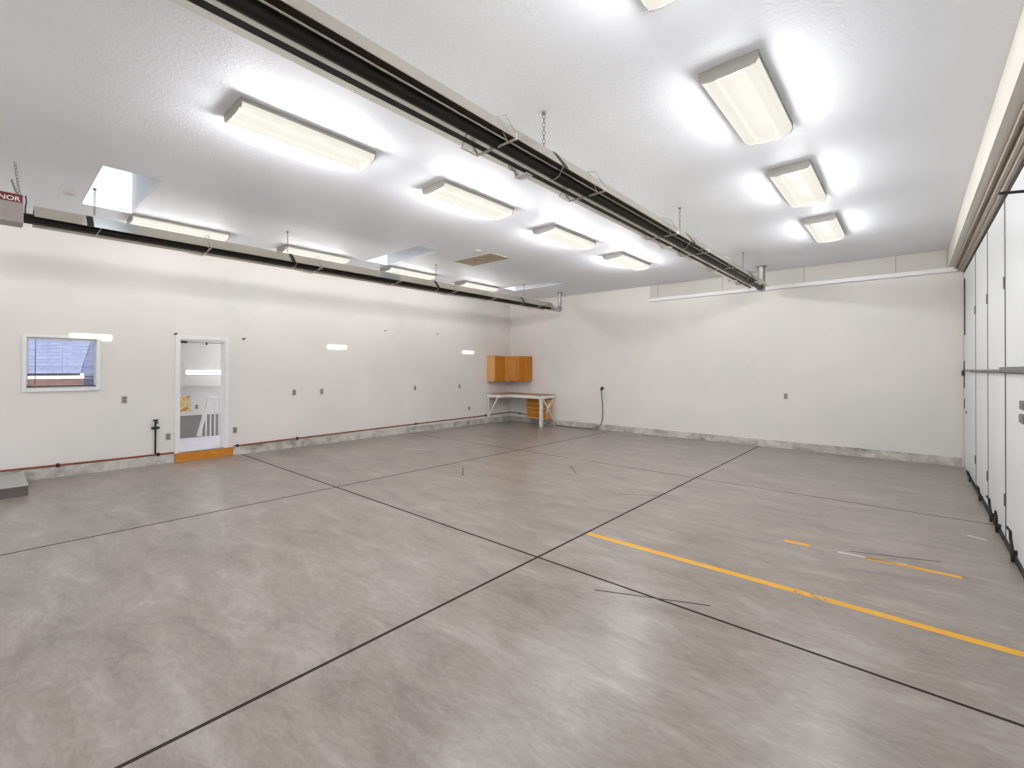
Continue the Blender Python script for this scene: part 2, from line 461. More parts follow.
# back wall: header boards above a white ledge
hm = MB(); xs = [-4.99, -4.78, -3.24, -1.65, -0.2, 0.49]
for i in range(len(xs)-1): hm.box(xs[i]+0.001, xs[i+1]-0.001, YB-0.012, YB-0.001, 3.46, H-0.002)
t1 = struct(hm.build('trim_1', M['header']), 'greige header boards between ledge and ceiling on the back wall', 'trim')
for x in xs[1:-1]: MB().box(x-0.010, x+0.010, YB-0.016, YB-0.0121, 3.46, H-0.002).build('joint_strip', M['plate'], t1)
lb = MB().box(-5.0, 0.62, YB-0.075, YB-0.001, 3.375, 3.455)
struct(lb.build('trim_2', M['white'], bevel=0.008), 'long white ledge board across the back wall', 'trim')

# soffit over the hangar door with its door tracks
sf = MB().box(0.50, XR+0.06, YF, YB-0.08, 3.46, H-0.002)
struct(sf.build('trim_3', M['soffit']), 'boxed cream soffit above the folding hangar door', 'soffit')

# ---------------------------------------------------------------- folding hangar door (right wall)
door = bpy.data.objects.new('door_1', None); COL.objects.link(door); door.location = (XR, 0, 0)
struct(door, 'tall white folding hangar door of narrow vertical panels along the right wall', 'door')
struct(MB().box(-0.075, -0.045, YF, YB-0.08, 3.385, 3.458).box(-0.04, -0.004, YF, YB-0.08, 3.355, 3.458).box(-0.118, -0.112, YF, YB-0.08, 3.42, 3.458).build('door_track', M['rail'], door))
MB().box(-0.003, 0.05, YF, YB-0.08, 3.325, 3.40).build('track_slot', M['gasket'], door)
seams = [10.42, 9.10, 7.78, 6.46, 5.14, 3.82, 2.50, 1.18, -0.14, -1.46, -2.78, YF]
MB().box(0.0, 0.05, 10.44, 10.97, 0.02, 3.32).build('door_jamb', M['door'], door, bevel=0.004)
MB().box(-0.012, -0.001, 10.70, 10.76, 2.25, 3.20).box(-0.010, -0.001, 10.50, 10.54, 0.95, 1.0).build('jamb_slot', M['gasket'], door)
MB().box(-0.035, 0.0, 10.80, 10.90, 1.57, 1.66).box(-0.014, 0.0, 10.84, 10.86, 1.36, 1.82).box(-0.012, 0, 10.84, 10.86, 1.02, 1.18).build('door_latch', M['dark'], door)
MB().box(0.035, 0.05, YF, 10.97, 0.03, 3.32).build('door_backing', M['gasket'], door)
for i in range(len(seams)-1):
    a, b = seams[i+1], seams[i]
    g = 0.022
    p = MB().box(0.0, 0.034, a+g, b-g, 0.035, 1.635).box(0.0, 0.034, a+g, b-g, 1.665, 3.315).build('door_panel', M['door'], door, bevel=0.003)
    for z in (0.35, 2.45):
        hg = MB(); hg.tube([(-0.008, a, z), (-0.008, a, z+0.12)], 0.008, 8); hg.box(-0.003, -0.0005, a-0.018, a+0.018, z, z+0.12)
        hg.build('hinge', M['seam'], p)
    if i > 0:
        MB().box(-0.004, 0.0335, b-0.021, b+0.021, 0.035, 1.635).box(-0.004, 0.0335, b-0.021, b+0.021, 1.665, 3.315).build('seam_strip', M['seam'] if i != 3 else M['cordgrey'], p)
    if b < 9.2:
        MB().box(-0.035, -0.001, a+0.03, b-0.03, 1.64, 1.67).build('middle_rail', M['seam'] , p)
    # floor sweep
    MB().box(-0.018, -0.001, a+g, b-g, 0.006, 0.05).build('floor_sweep', M['gasket'], p)
MB().box(-0.045, -0.036, YF, 6.44, 1.652, 1.692).build('lock_bar', M['seam'], door)
MB().box(-0.035, -0.001, 9.15, 10.35, 1.645, 1.672).build('middle_rail', M['seam'], door)
for y, z0 in ((5.95, 3.2),):
    MB().tube([(-0.001, 5.2, 3.03), (-0.17, 5.2, 3.05)], 0.012, 8).box(-0.02, -0.001, 5.17, 5.23, 2.98, 3.07).build('top_bolt', M['dark'], door)
MB().box(-0.03, -0.001, 5.34, 5.50, 1.345, 1.42).build('pull_handle', M['seam'], door, bevel=0.01)
MB().box(-0.03, -0.001, 5.34, 5.52, 1.235, 1.31).build('pull_handle', M['seam'], door, bevel=0.01)
for y, dirn, hgt in ((9.62, 1, .13), (8.30, 1, .16), (7.24, 1, .24), (6.80, -1, .22), (5.84, 1, .26), (4.2, 1, .24)):
    q = MB().tube([(-0.03, y, 0.0), (-0.03, y, hgt*0.45), (-0.035, y+0.05*dirn, hgt*0.75), (-0.04, y+0.02*dirn, hgt), (-0.05, y+0.12*dirn, hgt+0.01)], 0.011, 8)
    q.box(-0.03, -0.001, y-0.02, y+0.02, hgt*0.25, hgt*0.4)
    q.build('floor_bolt', M['dark'], door, smooth=True)

# ================================================================ WINDOW (left wall)
win = bpy.data.objects.new('window_1', None); COL.objects.link(win); win.location = (XL, 0, 0)
struct(win, 'small white framed window with a blind, left of the doorway', 'window')
wf = MB()
o_, i_ = 0.045, 0.0
wf.box(0.001, 0.028, WY0-o_, WY0, WZ0-o_, WZ1+0.04).box(0.001, 0.028, WY1, WY1+o_, WZ0-o_, WZ1+0.04)
wf.box(0.001, 0.028, WY0, WY1, WZ1, WZ1+0.04).box(0.001, 0.032, WY0, WY1, WZ0-o_-0.005, WZ0)
wf.build('window_casing', M['white'], win, bevel=0.003)
ws = MB(); D0 = -0.13
ws.box(D0, D0+0.04, WY0, WY0+0.015, WZ0, WZ1).box(D0, D0+0.04, WY1-0.015, WY1, WZ0, WZ1).box(D0, D0+0.04, WY0+0.015, WY1-0.015, WZ0, WZ0+0.015).box(D0, D0+0.04, WY0+0.015, WY1-0.015, WZ1-0.015, WZ1)
ws.build('window_sash', M['white'], win)
MB().box(D0+0.015, D0+0.021, WY0+0.015, WY1-0.015, WZ0+0.015, WZ1-0.015).build('window_pane', M['glass'], win)
bl = thing('window_blind', 'white horizontal slat blind hanging in the small window', 'blind', (XL-0.05, (WY0+WY1)/2, WZ0))
hw = (WY1-WY0)/2-0.005; zt = WZ1-WZ0; 
MB().box(-0.02, 0.02, -hw, hw, zt-0.035, zt-0.005).build('headrail', M['blind'], bl)
sm = MB(); z = 0.05
while z < zt-0.045:
    sm.box(-0.012, 0.012, -hw, hw, z, z+0.0012); z += 0.0215
sm.build('slats', M['blind'], bl)
MB().box(-0.012, 0.012, -hw, hw, 0.018, 0.034).build('bottom_rail', M['dark'], bl)
MB().tube([(0.024, -hw+0.09, zt-0.03), (0.026, -hw+0.085, 0.05)], 0.004, 6).build('wand', M['cordgrey'], bl)
for yy in (-hw+0.02, 0, hw-0.02): MB().tube([(0.013, yy, 0.03), (0.013, yy, zt-0.03)], 0.001, 4).build('ladder_cord', M['cordgrey'], bl)

# ================================================================ DOORWAY to the stairwell
dr = bpy.data.objects.new('door_2', None); COL.objects.link(dr); dr.location = (XL, 0, 0)
struct(dr, 'open doorway with white casing leading to a stairwell', 'doorway')
dc = MB().box(0.001, 0.024, DY0-0.065, DY0, DZ0-0.02, DZ1+0.07).box(0.001, 0.024, DY1, DY1+0.062, DZ0-0.02, DZ1+0.07).box(0.001, 0.024, DY0, DY1, DZ1, DZ1+0.07)
dc.build('door_casing', M['white'], dr, bevel=0.004)
dj = MB().box(-T, 0.0, DY0-0.0, DY0+0.018, DZ0, DZ1).box(-T, 0, DY1-0.018, DY1, DZ0, DZ1).box(-T, 0, DY0+0.018, DY1-0.018, DZ1-0.018, DZ1)
dj.build('door_jamb', M['white'], dr)
MB().box(-T, 0.03, DY0+0.018, DY1-0.018, DZ0, DZ0+0.012).build('threshold', M['lino'], dr)
MB().box(-0.06, -0.02, DY0+0.02, DY0+0.12, DZ1-0.07, DZ1-0.025).box(-0.05, -0.03, DY0+0.12, DY1-0.02, DZ1-0.055, DZ1-0.045).box(-0.06, -0.02, 2.60, 2.63, DZ1-0.085, DZ1-0.04).build('door_closer', M['dark'], dr)

kb = MB().box(0, 0.045, 0, 0.90, 0, 0.155)
kb = kb.build('step_board', M['board'], bevel=0.003); kb.location = (XL+0.001, 2.135, 0.0)
tag(kb, 'orange stained timber board on the floor under the doorway', 'board')

# stairwell room beyond
SXF = -14.0
st = MB()
st.box(SXF-0.1, XL-T, 1.9, 2.0, -1.4, 2.6); st.box(SXF-0.1, XL-T, 5.4, 5.5, -1.4, 2.6)
struct(st.build('wall_stairwell_side', M['white']), 'white side walls of the stairwell', 'wall')
struct(MB().box(SXF-0.1, SXF, 2.0, 5.4, 0.50, 2.6).build('wall_stairwell_far', M['white']), 'white far wall of the stairwell', 'wall')
struct(MB().box(SXF-0.1, SXF+0.01, 2.0, 5.4, -1.4, 0.43).build('wall_stairwell_lower', M['stairdark']), 'dark grey lower band of the stairwell wall', 'wall')
struct(MB().box(SXF-0.1, SXF+0.03, 2.0, 5.4, 0.43, 0.50).build('trim_4', M['white']), 'white rail between the stairwell wall colours', 'trim')
struct(MB().box(SXF, -13.0, 2.0, 5.4, 1.21, 2.6).build('wall_stairwell_bulkhead', M['stairgrey']), 'grey bulkhead above the stairwell', 'wall')
struct(MB().box(SXF-0.1, XL-T, 1.9, 5.5, 2.6, 2.7).build('ceiling_stairwell', M['white']), 'white ceiling of the stairwell', 'ceiling')
struct(MB().box(-11.55, XL-T, 2.0, 5.4, 0.02, 0.168).build('floor_landing', M['lino']), 'pale lilac grey stair landing floor', 'floor')
struct(MB().box(SXF, XL-T, 2.0, 5.4, -1.5, -1.4).build('floor_stairwell', M['lino']), 'lower floor of the stairwell', 'floor')
rl = thing('stair_railing', 'white baluster railing at the top of the stairs beyond the doorway', 'railing', (-11.45, 0, 0.168))
MB().bar((0, 2.93, 0.03), (0, 3.13, 0.84), 0.05, 0.09, (1, 0, 0)).bar((0, 3.12, 0.84), (0, 4.3, 0.84), 0.05, 0.09, (1, 0, 0)).build('handrail', M['white'], rl)
for k in range(15):
    y = 2.99+k*0.082; zt_ = min(0.81, (y-2.93)/(3.13-2.93)*0.80+0.05)
    MB().box(-0.012, 0.012, y-0.012, y+0.012, 0.0, zt_).build('baluster', M['white'], rl)
MB().box(-0.028, 0.028, 3.50, 3.555, 0, 0.86).build('newel_post', M['white'], rl)
fx = thing('stairwell_light', 'glowing twin tube strip light on the grey bulkhead beyond the doorway', 'light', (-13.0, 3.05, 1.545))
MB().box(0.0, 0.03, 0, 1.25, -0.045, 0.055).build('light_housing', M['white'], fx)
for zz in (-0.025, 0.03): MB().tube([(0.05, 0.03, zz), (0.05, 1.22, zz)], 0.013, 8).build('light_tube', M['tube2'], fx)
sc_ = thing('stairwell_fill_light', 'round white ceiling light added out of view above the landing to brighten the stairwell', 'light', (-11.6, 4.4, 2.6))  # unseen light added to brighten the stairwell
MB().tube([(0, 0, 0), (0, 0, -0.02)], 0.17, 24).build('fill_light_base', M['white'], sc_)
MB().tube([(0, 0, -0.02), (0, 0, -0.06), (0, 0, -0.09)], [0.15, 0.14, 0.07], 24).build('fill_light_dome', mat_emit('stairwell_fill_dome', (1, .97, .92, 1), 3.0), sc_, smooth=True)
for (lx, ly, lz, e) in ((-11.6, 4.4, 2.40, 60.0), (-12.6, 4.3, 0.9, 14.0)):  # point lamps: under the added dome light, and below the strip light
    ld = bpy.data.lights.new('lamp', 'POINT'); ld.energy = e; ld.shadow_soft_size = 0.08; ld.color = (0.97, 0.98, 1.0)
    lo = bpy.data.objects.new('lamp', ld); COL.objects.link(lo)
    par = sc_ if lz > 2 else fx
    lo.parent = par; lo.location = Vector((lx, ly, lz))-par.location
pc = thing('framed_picture', 'small white framed yellow picture on the wall beyond the doorway', 'picture', (SXF+0.001, 3.10, 0.50))
MB().box(0, 0.03, -0.05, 0.34, 0.0, 0.03).box(0, 0.03, -0.05, 0.34, 0.43, 0.47).box(0, 0.03, 0.30, 0.34, 0.03, 0.43).box(0, 0.03, -0.05, -0.01, 0.03, 0.43).build('picture_frame', M['white'], pc)
mm, nt_, b_ = new_mat('yellow_picture'); n_ = noise(nt_, 7, 3); r_ = ramp(nt_, n_.outputs['Fac'], [(0.4, srgb(236, 190, 70)), (0.5, srgb(250, 236, 200)), (0.62, srgb(206, 150, 60))]); nt_.links.new(r_.outputs[0], b_.inputs['Base Color'])
MB().box(0.0, 0.012, -0.01, 0.30, 0.03, 0.43).build('picture_print', mm, pc)

# ================================================================ NEIGHBOUR HOUSE outside the window
nh = thing('neighbour_house', 'peach house with blue grey shingle roof seen through the small window', 'house', (-17.0, 0, -0.16))
MB().box(-5, 0, -6, 2.05, 0, 1.50).build('house_wall', M['peach'], nh)
MB().box(0.3, 0.36, -6, 1.65, 1.52, 1.66).build('fascia', M['fascia'], nh)
r = MB(); r.v = [(0.36, -6, 1.66), (0.36, 1.57, 1.66), (-6.4, 3.46, 6.95), (-6.4, -6, 6.95), (0.36, -6, 1.60), (0.36, 1.57, 1.60), (-6.4, 3.46, 6.85), (-6.4, -6, 6.85)]
r.f = [(0, 1, 2, 3), (7, 6, 5, 4), (0, 4, 5, 1), (1, 5, 6, 2), (2, 6, 7, 3), (3, 7, 4, 0)]
r.build('roof', M['shingleA'], nh, uv=True)
r = MB(); r.v = [(0.35, 1.58, 1.64), (0.9, 6, 1.64), (-6.0, 9, 7.0), (-6.41, 3.47, 6.95), (0.35, 1.58, 1.58), (0.9, 6, 1.58), (-6.0, 9, 6.9), (-6.41, 3.47, 6.85)]
r.f = [(0, 1, 2, 3), (7, 6, 5, 4), (0, 4, 5, 1), (1, 5, 6, 2), (2, 6, 7, 3), (3, 7, 4, 0)]
r.build('side_roof', M['shingleB'], nh, uv=True)
MB().box(-5, 0.1, 2.06, 6, 0, 1.55).build('side_wall', M['bluewall'], nh)
MB().box(0.0, 0.12, 1.68, 2.05, 0, 1.50).build('corner_wall', M['bluewall'], nh)

# ================================================================ CEILING LIGHTS
def make_ceiling_light(lens_mat='lens', tube_mat='tube', power=1.0):
    root = thing('ceiling_light', '', 'ceiling light', (0, 0, H-0.001))
    L, Wd = 0.60, 0.19
    MB().box(-0.15, 0.15, -L+0.01, L-0.01, -0.045, 0).build('housing', M['housing'], root)
    lens = [(-Wd, -0.012), (-Wd, -0.05), (-Wd+0.02, -0.078), (-0.11, -0.092), (0, -0.096), (0.11, -0.092), (Wd-0.02, -0.078), (Wd, -0.05), (Wd, -0.012)]
    MB().sheet(lens, -L+0.012, L-0.012, 0.003).build('lens', M[lens_mat], root, smooth=True)
    endp = [(-Wd-0.003, -0.003)]+[(a*1.015, b-0.002) for a, b in lens[1:-1]]+[(Wd+0.003, -0.003)]
    for a, b in ((-L, -L+0.012), (L-0.012, L)): MB().prism(endp, a, b).build('end_cap', M['housing'], root)
    for x in (-0.085, 0.085): MB().tube([(x, -L+0.02, -0.066), (x, L-0.02, -0.066)], 0.013, 8).build('tube', M[tube_mat], root)
    # the light the fluorescent tubes give
    for k in range(4):
        ld = bpy.data.lights.new('lamp', 'POINT'); ld.energy = LAMP_WATTS*power; ld.color = (0.985, 0.985, 1.0); ld.shadow_soft_size = 0.10
        lo = bpy.data.objects.new('lamp', ld); COL.objects.link(lo); lo.parent = root; lo.location = (0, (k-1.5)*0.3, -0.15)
    MB().box(-Wd-0.004, -Wd-0.001, -L, L, -0.036, -0.001).box(Wd+0.001, Wd+0.004, -L, L, -0.036, -0.001).build('side_rim', M['housing'], root)
    return root
ordn = ['nearest', 'second', 'third', 'farthest']
rows = [(-8.27, 'left row, behind the left radiant heater'), (-4.13, 'middle row, between the two radiant heaters'), (-0.95, 'right row, nearest the hangar door')]
for rx, rn in rows:
    proto = None
    for k, y in enumerate((1.87, 3.93, 6.02, 8.12)):
        if proto is None: o = proto = make_ceiling_light(*(('lensleft', 'tubeleft', 0.37) if rx < -8 else ('lens', 'tube', 1.04 if rx < -3 else 0.68)))
        else: o = copy_tree(proto)
        o.location = (rx, y, H-0.001)
        o['label'] = 'white wraparound fluorescent ceiling light, %s of the %s' % (ordn[k], rn)
        o['group'] = 'ceiling lights'

for rx, rn in rows:  # unseen fixtures added behind the viewpoint to brighten the ceiling
    o = copy_tree(proto); o.location = (rx, -1.30, H-0.001)
    o['label'] = 'white wraparound fluorescent ceiling light added behind the viewpoint to brighten the ceiling, in line with the %s row' % rn.split()[0]

# attic hatch and small ceiling fittings
ah = thing('attic_hatch', 'bare plywood attic hatch in the ceiling, beside the middle skylight', 'hatch', (-6.29, 6.28, H-0.001))
MB().box(-0.50, 0.50, -0.25, 0.25, -0.008, 0).build('hatch_board', M['ply'], ah)
MB().box(-0.52, 0.52, -0.27, -0.25, -0.004, 0).box(-0.52, 0.52, 0.25, 0.27, -0.004, 0).box(-0.52, -0.50, -0.25, 0.25, -0.004, 0).box(0.50, 0.52, -0.25, 0.25, -0.004, 0).build('hatch_trim', M['white'], ah)
MB().tube([(-0.1, -0.06, -0.008), (-0.1, -0.06, -0.012)], 0.03, 14).build('hatch_pull', M['oakedge'], ah)
for (x, y, lab) in ((-7.69, 0.62, 'small round white plate on the ceiling, left of the nearest skylight'), (-5.86, 5.75, 'small round white plate on the ceiling, beside the plywood hatch')):
    tag(MB().tube([(0, 0, 0), (0, 0, -0.02), (0, 0, -0.028)], [0.06, 0.06, 0.045], 18).build('ceiling_plate', M['header'], smooth=True), lab, 'plate').location = (x, y, H-0.001)

# ================================================================ RADIANT TUBE HEATERS
def heater(x0, label, y_end, bandys, hangys, chainys, duct_r, duct_x, short, tilt=0.0):
    def R(a, b, px_=0.187):
        return (px_+(a-px_)*math.cos(tilt)-b*math.sin(tilt), (a-px_)*math.sin(tilt)+b*math.cos(tilt))
    def RP(pts): return [(R(x, z)[0], y, R(x, z)[1]) for x, y, z in pts]
    root = thing('radiant_heater', label, 'heater', (x0, 0, 3.285), group=None)
    prof = [(-0.187, 0.0), (-0.167, 0.032), (-0.075, 0.155), (-0.05, 0.165), (0.05, 0.165), (0.075, 0.155), (0.167, 0.032), (0.187, 0.0)]
    prof = [R(*q) for q in prof]
    tcx, tcz = R(0.008, 0.025)
    y0 = 0.30
    # reflector in sections, with overlap bands
    MB().sheet(prof, y0, y_end-short, 0.003).build('reflector', M['polished'], root)
    MB().sheet([R(-0.070, 0.152), R(-0.045, 0.160), R(0.045, 0.160)], y0+0.01, y_end-short-0.01, -0.002).build('top_shade_strip', M['bronze'], root)  # the tube's shade on the reflector top, painted as a dark strip
    MB().sheet([R(-0.164, 0.026), R(-0.143, 0.050)], y0+0.01, y_end-short-0.01, -0.003).build('reflection_strip', M['tubemirror'], root)  # the tube's reflection in the far side, painted as a dark band
    for yb in bandys:
        MB().sheet([(a*1.02, b+0.002) for a, b in prof], yb-0.03, yb+0.03, 0.003).build('joint_band', M['dark'], root)
    MB().tube([(tcx, 0.12, tcz), (tcx, y_end-short+0.06, tcz)], 0.043, 20).build('burner_tube', M['black'], root, smooth=True)
    for yb in bandys:
        MB().tube([(tcx, yb+0.1, tcz), (tcx, yb+0.32, tcz)], 0.048, 20).build('tube_coupling', M['black'], root, smooth=True)
        hk = [(0.008+0.052*math.cos(a), yb+0.1+0.03*math.sin(a), 0.025+0.052*math.sin(a)) for a in [math.pi+math.pi*k/10 for k in range(11)]]
        MB().tube(RP([(-0.11, yb+0.1, 0.10)]+hk+[(0.11, yb+0.1, 0.10)]), 0.005, 6).build('tube_clamp', M['wire'], root)
        if tilt == 0: MB().box(-0.2, -0.188, yb-0.20, yb-0.12, -0.035, 0.07).box(-0.188, -0.06, yb-0.20, yb-0.12, -0.035, -0.028).build('joint_tab', M['white'], root)
    for yh in hangys:
        w = MB()
        w.tube(RP([(-0.195, yh, -0.008), (0.195, yh, -0.008)]), 0.009, 6)
        w.tube(RP([(-0.195, yh, -0.008), (-0.195, yh-0.16, -0.008), (-0.12, yh-0.16, 0.09)]), 0.006, 6)
        w.tube(RP([(0.12, yh, -0.008), (0.10, yh-0.03, 0.06)]), 0.004, 6).tube(RP([(-0.05, yh, -0.008), (-0.06, yh, 0.07)]), 0.004, 6)
        w.tube(RP([(0.195, yh, -0.008), (0.20, yh, 0.03), (0.09, yh, 0.20), (0.0, yh, 0.215), (-0.09, yh, 0.20), (-0.20, yh, 0.03), (-0.195, yh, -0.008)]), 0.0045, 6)
        w.build('wire_hanger', M['wire'], root)
    for yc in chainys:
        MB().chain((0, yc, R(0, 0.205)[1]), (0, yc, 3.786-3.285-0.02)).build('hanging_chain', M['chain'], root)
        MB().tube([(0, yc, 0.479), (0, yc, 0.500)], [0.012, 0.02], 10).build('ceiling_hook', M['chain'], root)
    # flue at the far end
    pts = [(tcx, y_end-short, tcz), (tcx, y_end+0.02, tcz)]
    ER = 0.10
    for k in range(1, 8):
        a = math.pi/2*k/7
        pts.append((tcx+(duct_x-tcx)*k/7, y_end+0.02+ER*math.sin(a), tcz+ER-ER*math.cos(a)))
    zt2 = 3.786-3.285-0.004
    n = 14; z0 = pts[-1][2]
    for k in range(1, n+1):
        pts.append((duct_x, y_end+0.02+ER, z0+(zt2-z0)*k/n))
    rad = [duct_r]*len(pts)
    for k in range(9, len(pts)): rad[k] = duct_r*(1.0+(0.06 if k % 2 else -0.03))
    MB().tube(pts, rad, 18).build('flue_duct', M['galv'], root, smooth=True)
    MB().tube([(duct_x, y_end+0.12, zt2-0.012), (duct_x, y_end+0.12, zt2)], duct_r+0.03, 20).build('flue_collar', M['seam'], root)
    # burner box
    bx = MB().box(-0.06, 0.2, -0.32, 0.22, -0.095, 0.205).build('burner_box', M['box'], root, bevel=0.006)
    MB().box(0.2005, 0.203, -0.31, 0.21, 0.115, 0.198).build('label_panel', M['red'], bx)
    fc = bpy.data.curves.new('lettering', 'FONT'); fc.body = 'REZNOR'; fc.size = 0.075; fc.extrude = 0.0012; fc.offset = 0.001; fc.align_x = 'RIGHT'
    fo = bpy.data.objects.new('tmp_text', fc); COL.objects.link(fo)
    bpy.context.view_layer.update()
    me = bpy.data.meshes.new_from_object(fo.evaluated_get(bpy.context.evaluated_depsgraph_get()))
    bpy.data.objects.remove(fo)
    me.materials.clear(); me.materials.append(M['letter'])
    to = bpy.data.objects.new('lettering', me); COL.objects.link(to); to.parent = bx
    to.rotation_euler = (math.pi/2, 0, math.pi/2); to.scale = (0.95, 0.85, 1); to.location = (0.2038, 0.195, 0.128)
    MB().tube([(tcx, 0.20, tcz), (tcx, 0.30, tcz)], 0.055, 16).build('tube_flange', M['gasket'], root, smooth=True)
    for (bxx, tx, ty) in ((0.17, 0.36, 0.15), (-0.03, -0.32, 0.14)):
        MB().chain((bxx, 0.19, 0.21), (tx, ty, 0.485)).build('hanging_chain', M['chain'], root)
    MB().tube([(0.17, 0.235, 0.21), (0.17, 0.24, 0.14), (0.17, 0.232, 0.06), (0.16, 0.235, 0.0)], 0.006, 6).build('gas_line', M['dark'], root)
    return root
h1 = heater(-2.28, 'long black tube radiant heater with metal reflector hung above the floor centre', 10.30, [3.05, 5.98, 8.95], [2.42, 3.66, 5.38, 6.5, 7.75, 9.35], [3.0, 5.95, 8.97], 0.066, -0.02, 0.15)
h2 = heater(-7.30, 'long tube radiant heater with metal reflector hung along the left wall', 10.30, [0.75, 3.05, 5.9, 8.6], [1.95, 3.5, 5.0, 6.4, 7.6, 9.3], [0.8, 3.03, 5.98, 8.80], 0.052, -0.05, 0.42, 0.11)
# ================================================================ PIPES along the left wall
def wall_pipe(path, r, mat, lab, clamps, name='wall_pipe'):
    x, y, z = path[0]
    root = thing(name, lab, 'pipe', (x, y, z))
    MB().tube([(a-x, b-y, c-z) for a, b, c in path], r, 10).build('pipe', mat, root, smooth=True)
    for a, b, c in clamps:
        MB().box(a-x-0.018, a-x+0.016, b-y-0.02, b-y+0.02, c-z-0.028, c-z+0.028).build('pipe_clamp', M['dark'], root, bevel=0.004)
    return root
px = XL+0.018
wall_pipe([(px, YF+0.3, 0.2), (px, 0.1, 0.185), (px, 1.5, 0.172), (px, 2.12, 0.172)], 0.014, M['copper'], 'copper pipe running low along the wall left of the doorway', [(px, 0.68, 0.178), (px, 1.9, 0.172)])
wall_pipe([(px, 3.06, 0.17), (px, 4.9, 0.192), (px, 7.0, 0.215), (px, 9.6, 0.24)], 0.014, M['copper'], 'copper pipe running low along the wall right of the doorway', [(px, 3.12, 0.171), (px, 4.25, 0.186), (px, 7.3, 0.218)])
wall_pipe([(px, 9.62, 0.24), (px, 10.9, 0.265), (px+0.01, YB-0.03, 0.268), (px+0.1, YB-0.02, 0.27), (-9.3, YB-0.02, 0.25), (-8.86, YB-0.02, 0.23)], 0.013, M['pipeblack'], 'black pipe turning the corner under the workbench', [(px, 9.9, 0.246), (-9.3, YB-0.018, 0.25)])
vp = thing('standpipe', 'short upright iron pipe with a valve on the wall left of the doorway', 'pipe', (XL+0.025, 1.86, 0.19))
MB().tube([(0, 0, 0), (0, 0, 0.53)], 0.013, 10).build('riser', M['dark'], vp, smooth=True)
MB().tube([(0, -0.055, 0.44), (0, 0.055, 0.44)], 0.02, 10).tube([(0, 0, 0.41), (0, 0, 0.47)], 0.022, 10).build('valve_body', M['dark'], vp, smooth=True)
MB().box(0.01, 0.03, -0.04, 0.035, 0.555, 0.585).tube([(0, 0, 0.53), (0.01, 0, 0.56)], 0.015, 8).box(-0.015, 0.02, -0.005, 0.035, 0.515, 0.54).build('valve_handle', M['dark'], vp)

# ================================================================ OUTLETS and wall bits
def outlet(pos, rz, lab, name='wall_outlet', cat='outlet'):
    root = thing(name, lab, cat, pos, rz, 'wall outlets')
    MB().box(-0.036, 0.036, 0.0, 0.012, -0.058, 0.058).build('plate', M['plate'], root, bevel=0.003)
    for z in (-0.024, 0.024): MB().box(-0.017, 0.017, 0.0121, 0.016, z-0.016, z+0.016).build('socket', M['socket'], root)
    return root
LR = -math.pi/2
for y, z, lab in ((1.45, 1.13, 'grey wall outlet between the small window and the doorway'), (2.04, 0.46, 'grey wall outlet low beside the left of the door casing'),
                  (3.08, 0.47, 'grey wall outlet low beside the right of the door casing'), (4.19, 1.15, 'grey wall outlet, first to the right of the doorway at waist height'),
                  (4.78, 1.15, 'grey wall outlet, second to the right of the doorway at waist height'), (7.28, 1.15, 'grey wall outlet in the middle of the far half of the left wall'),
                  (8.84, 1.15, 'grey wall outlet under the farthest light patch, left of the cabinets'), (9.22, 0.50, 'grey wall outlet low on the left wall beside the workbench')):
    outlet((XL+0.0005, y, z), LR, lab)
outlet((SXF+0.0005, 3.54, 0.64), LR, 'grey wall outlet beyond the doorway, right of the yellow picture')
outlet((-1.98, YB-0.0005, 1.10), math.pi, 'grey wall outlet alone on the right half of the back wall')
outlet((-6.37, YB-0.0005, 1.13), math.pi, 'grey wall outlet with a black plug on the back wall, right of the workbench')
cd_ = thing('power_cord', 'grey power cord hanging from the back wall outlet to the floor', 'cord', (-6.37, YB-0.03, 0))
MB().box(-0.025, 0.025, -0.035, 0.012, 1.08, 1.14).box(0.028, 0.07, -0.005, 0.028, 1.12, 1.16).build('plug', M['gasket'], cd_, bevel=0.005)
pts = [(0, -0.02, 1.08), (0.01, -0.01, 0.95), (0.03, -0.005, 0.7), (0.04, -0.005, 0.45), (0.02, -0.005, 0.25), (-0.03, -0.01, 0.13), (-0.12, -0.03, 0.05), (-0.3, -0.06, 0.012), (-0.7, -0.12, 0.010), (-1.2, -0.12, 0.010), (-1.42, -0.08, 0.010), (-1.52, -0.03, 0.06), (-1.62, -0.02, 0.2), (-1.75, -0.02, 0.4)]
sm_ = []
for i in range(len(pts)-1):
    p0, p1, p2, p3 = [Vector(pts[max(0, min(len(pts)-1, j))]) for j in (i-1, i, i+1, i+2)]
    for k in range(5):
        t = k/5; sm_.append(0.5*((2*p1)+(p2-p0)*t+(2*p0-5*p1+4*p2-p3)*t*t+(3*p1-p0-3*p2+p3)*t**3))
for s in sm_: s.z = max(s.z, 0.0115)
MB().tube(sm_, 0.011, 8).build('cord', M['cordgrey'], cd_, smooth=True)
# nails / hooks
for y, z, lab in ((3.22, 2.22, 'small dark hook on the wall up right of the doorway'), (2.135, 2.25, 'small dark hook at the top left corner of the door casing'), (6.37, 2.58, 'tiny pale hook high on the left wall, between two light patches'), (8.01, 2.60, 'tiny pale hook high on the left wall, toward the far light patch')):
    hk = MB().tube([(0, 0, 0), (0.035, 0, 0), (0.045, 0.02, 0.02)], 0.008, 8).box(0, 0.008, -0.02, 0.02, -0.018, 0.018)
    o = hk.build('wall_hook', M['dark'] if z < 2.4 else M['plate']); o.location = (XL+0.0005, y, z); tag(o, lab, 'hook')

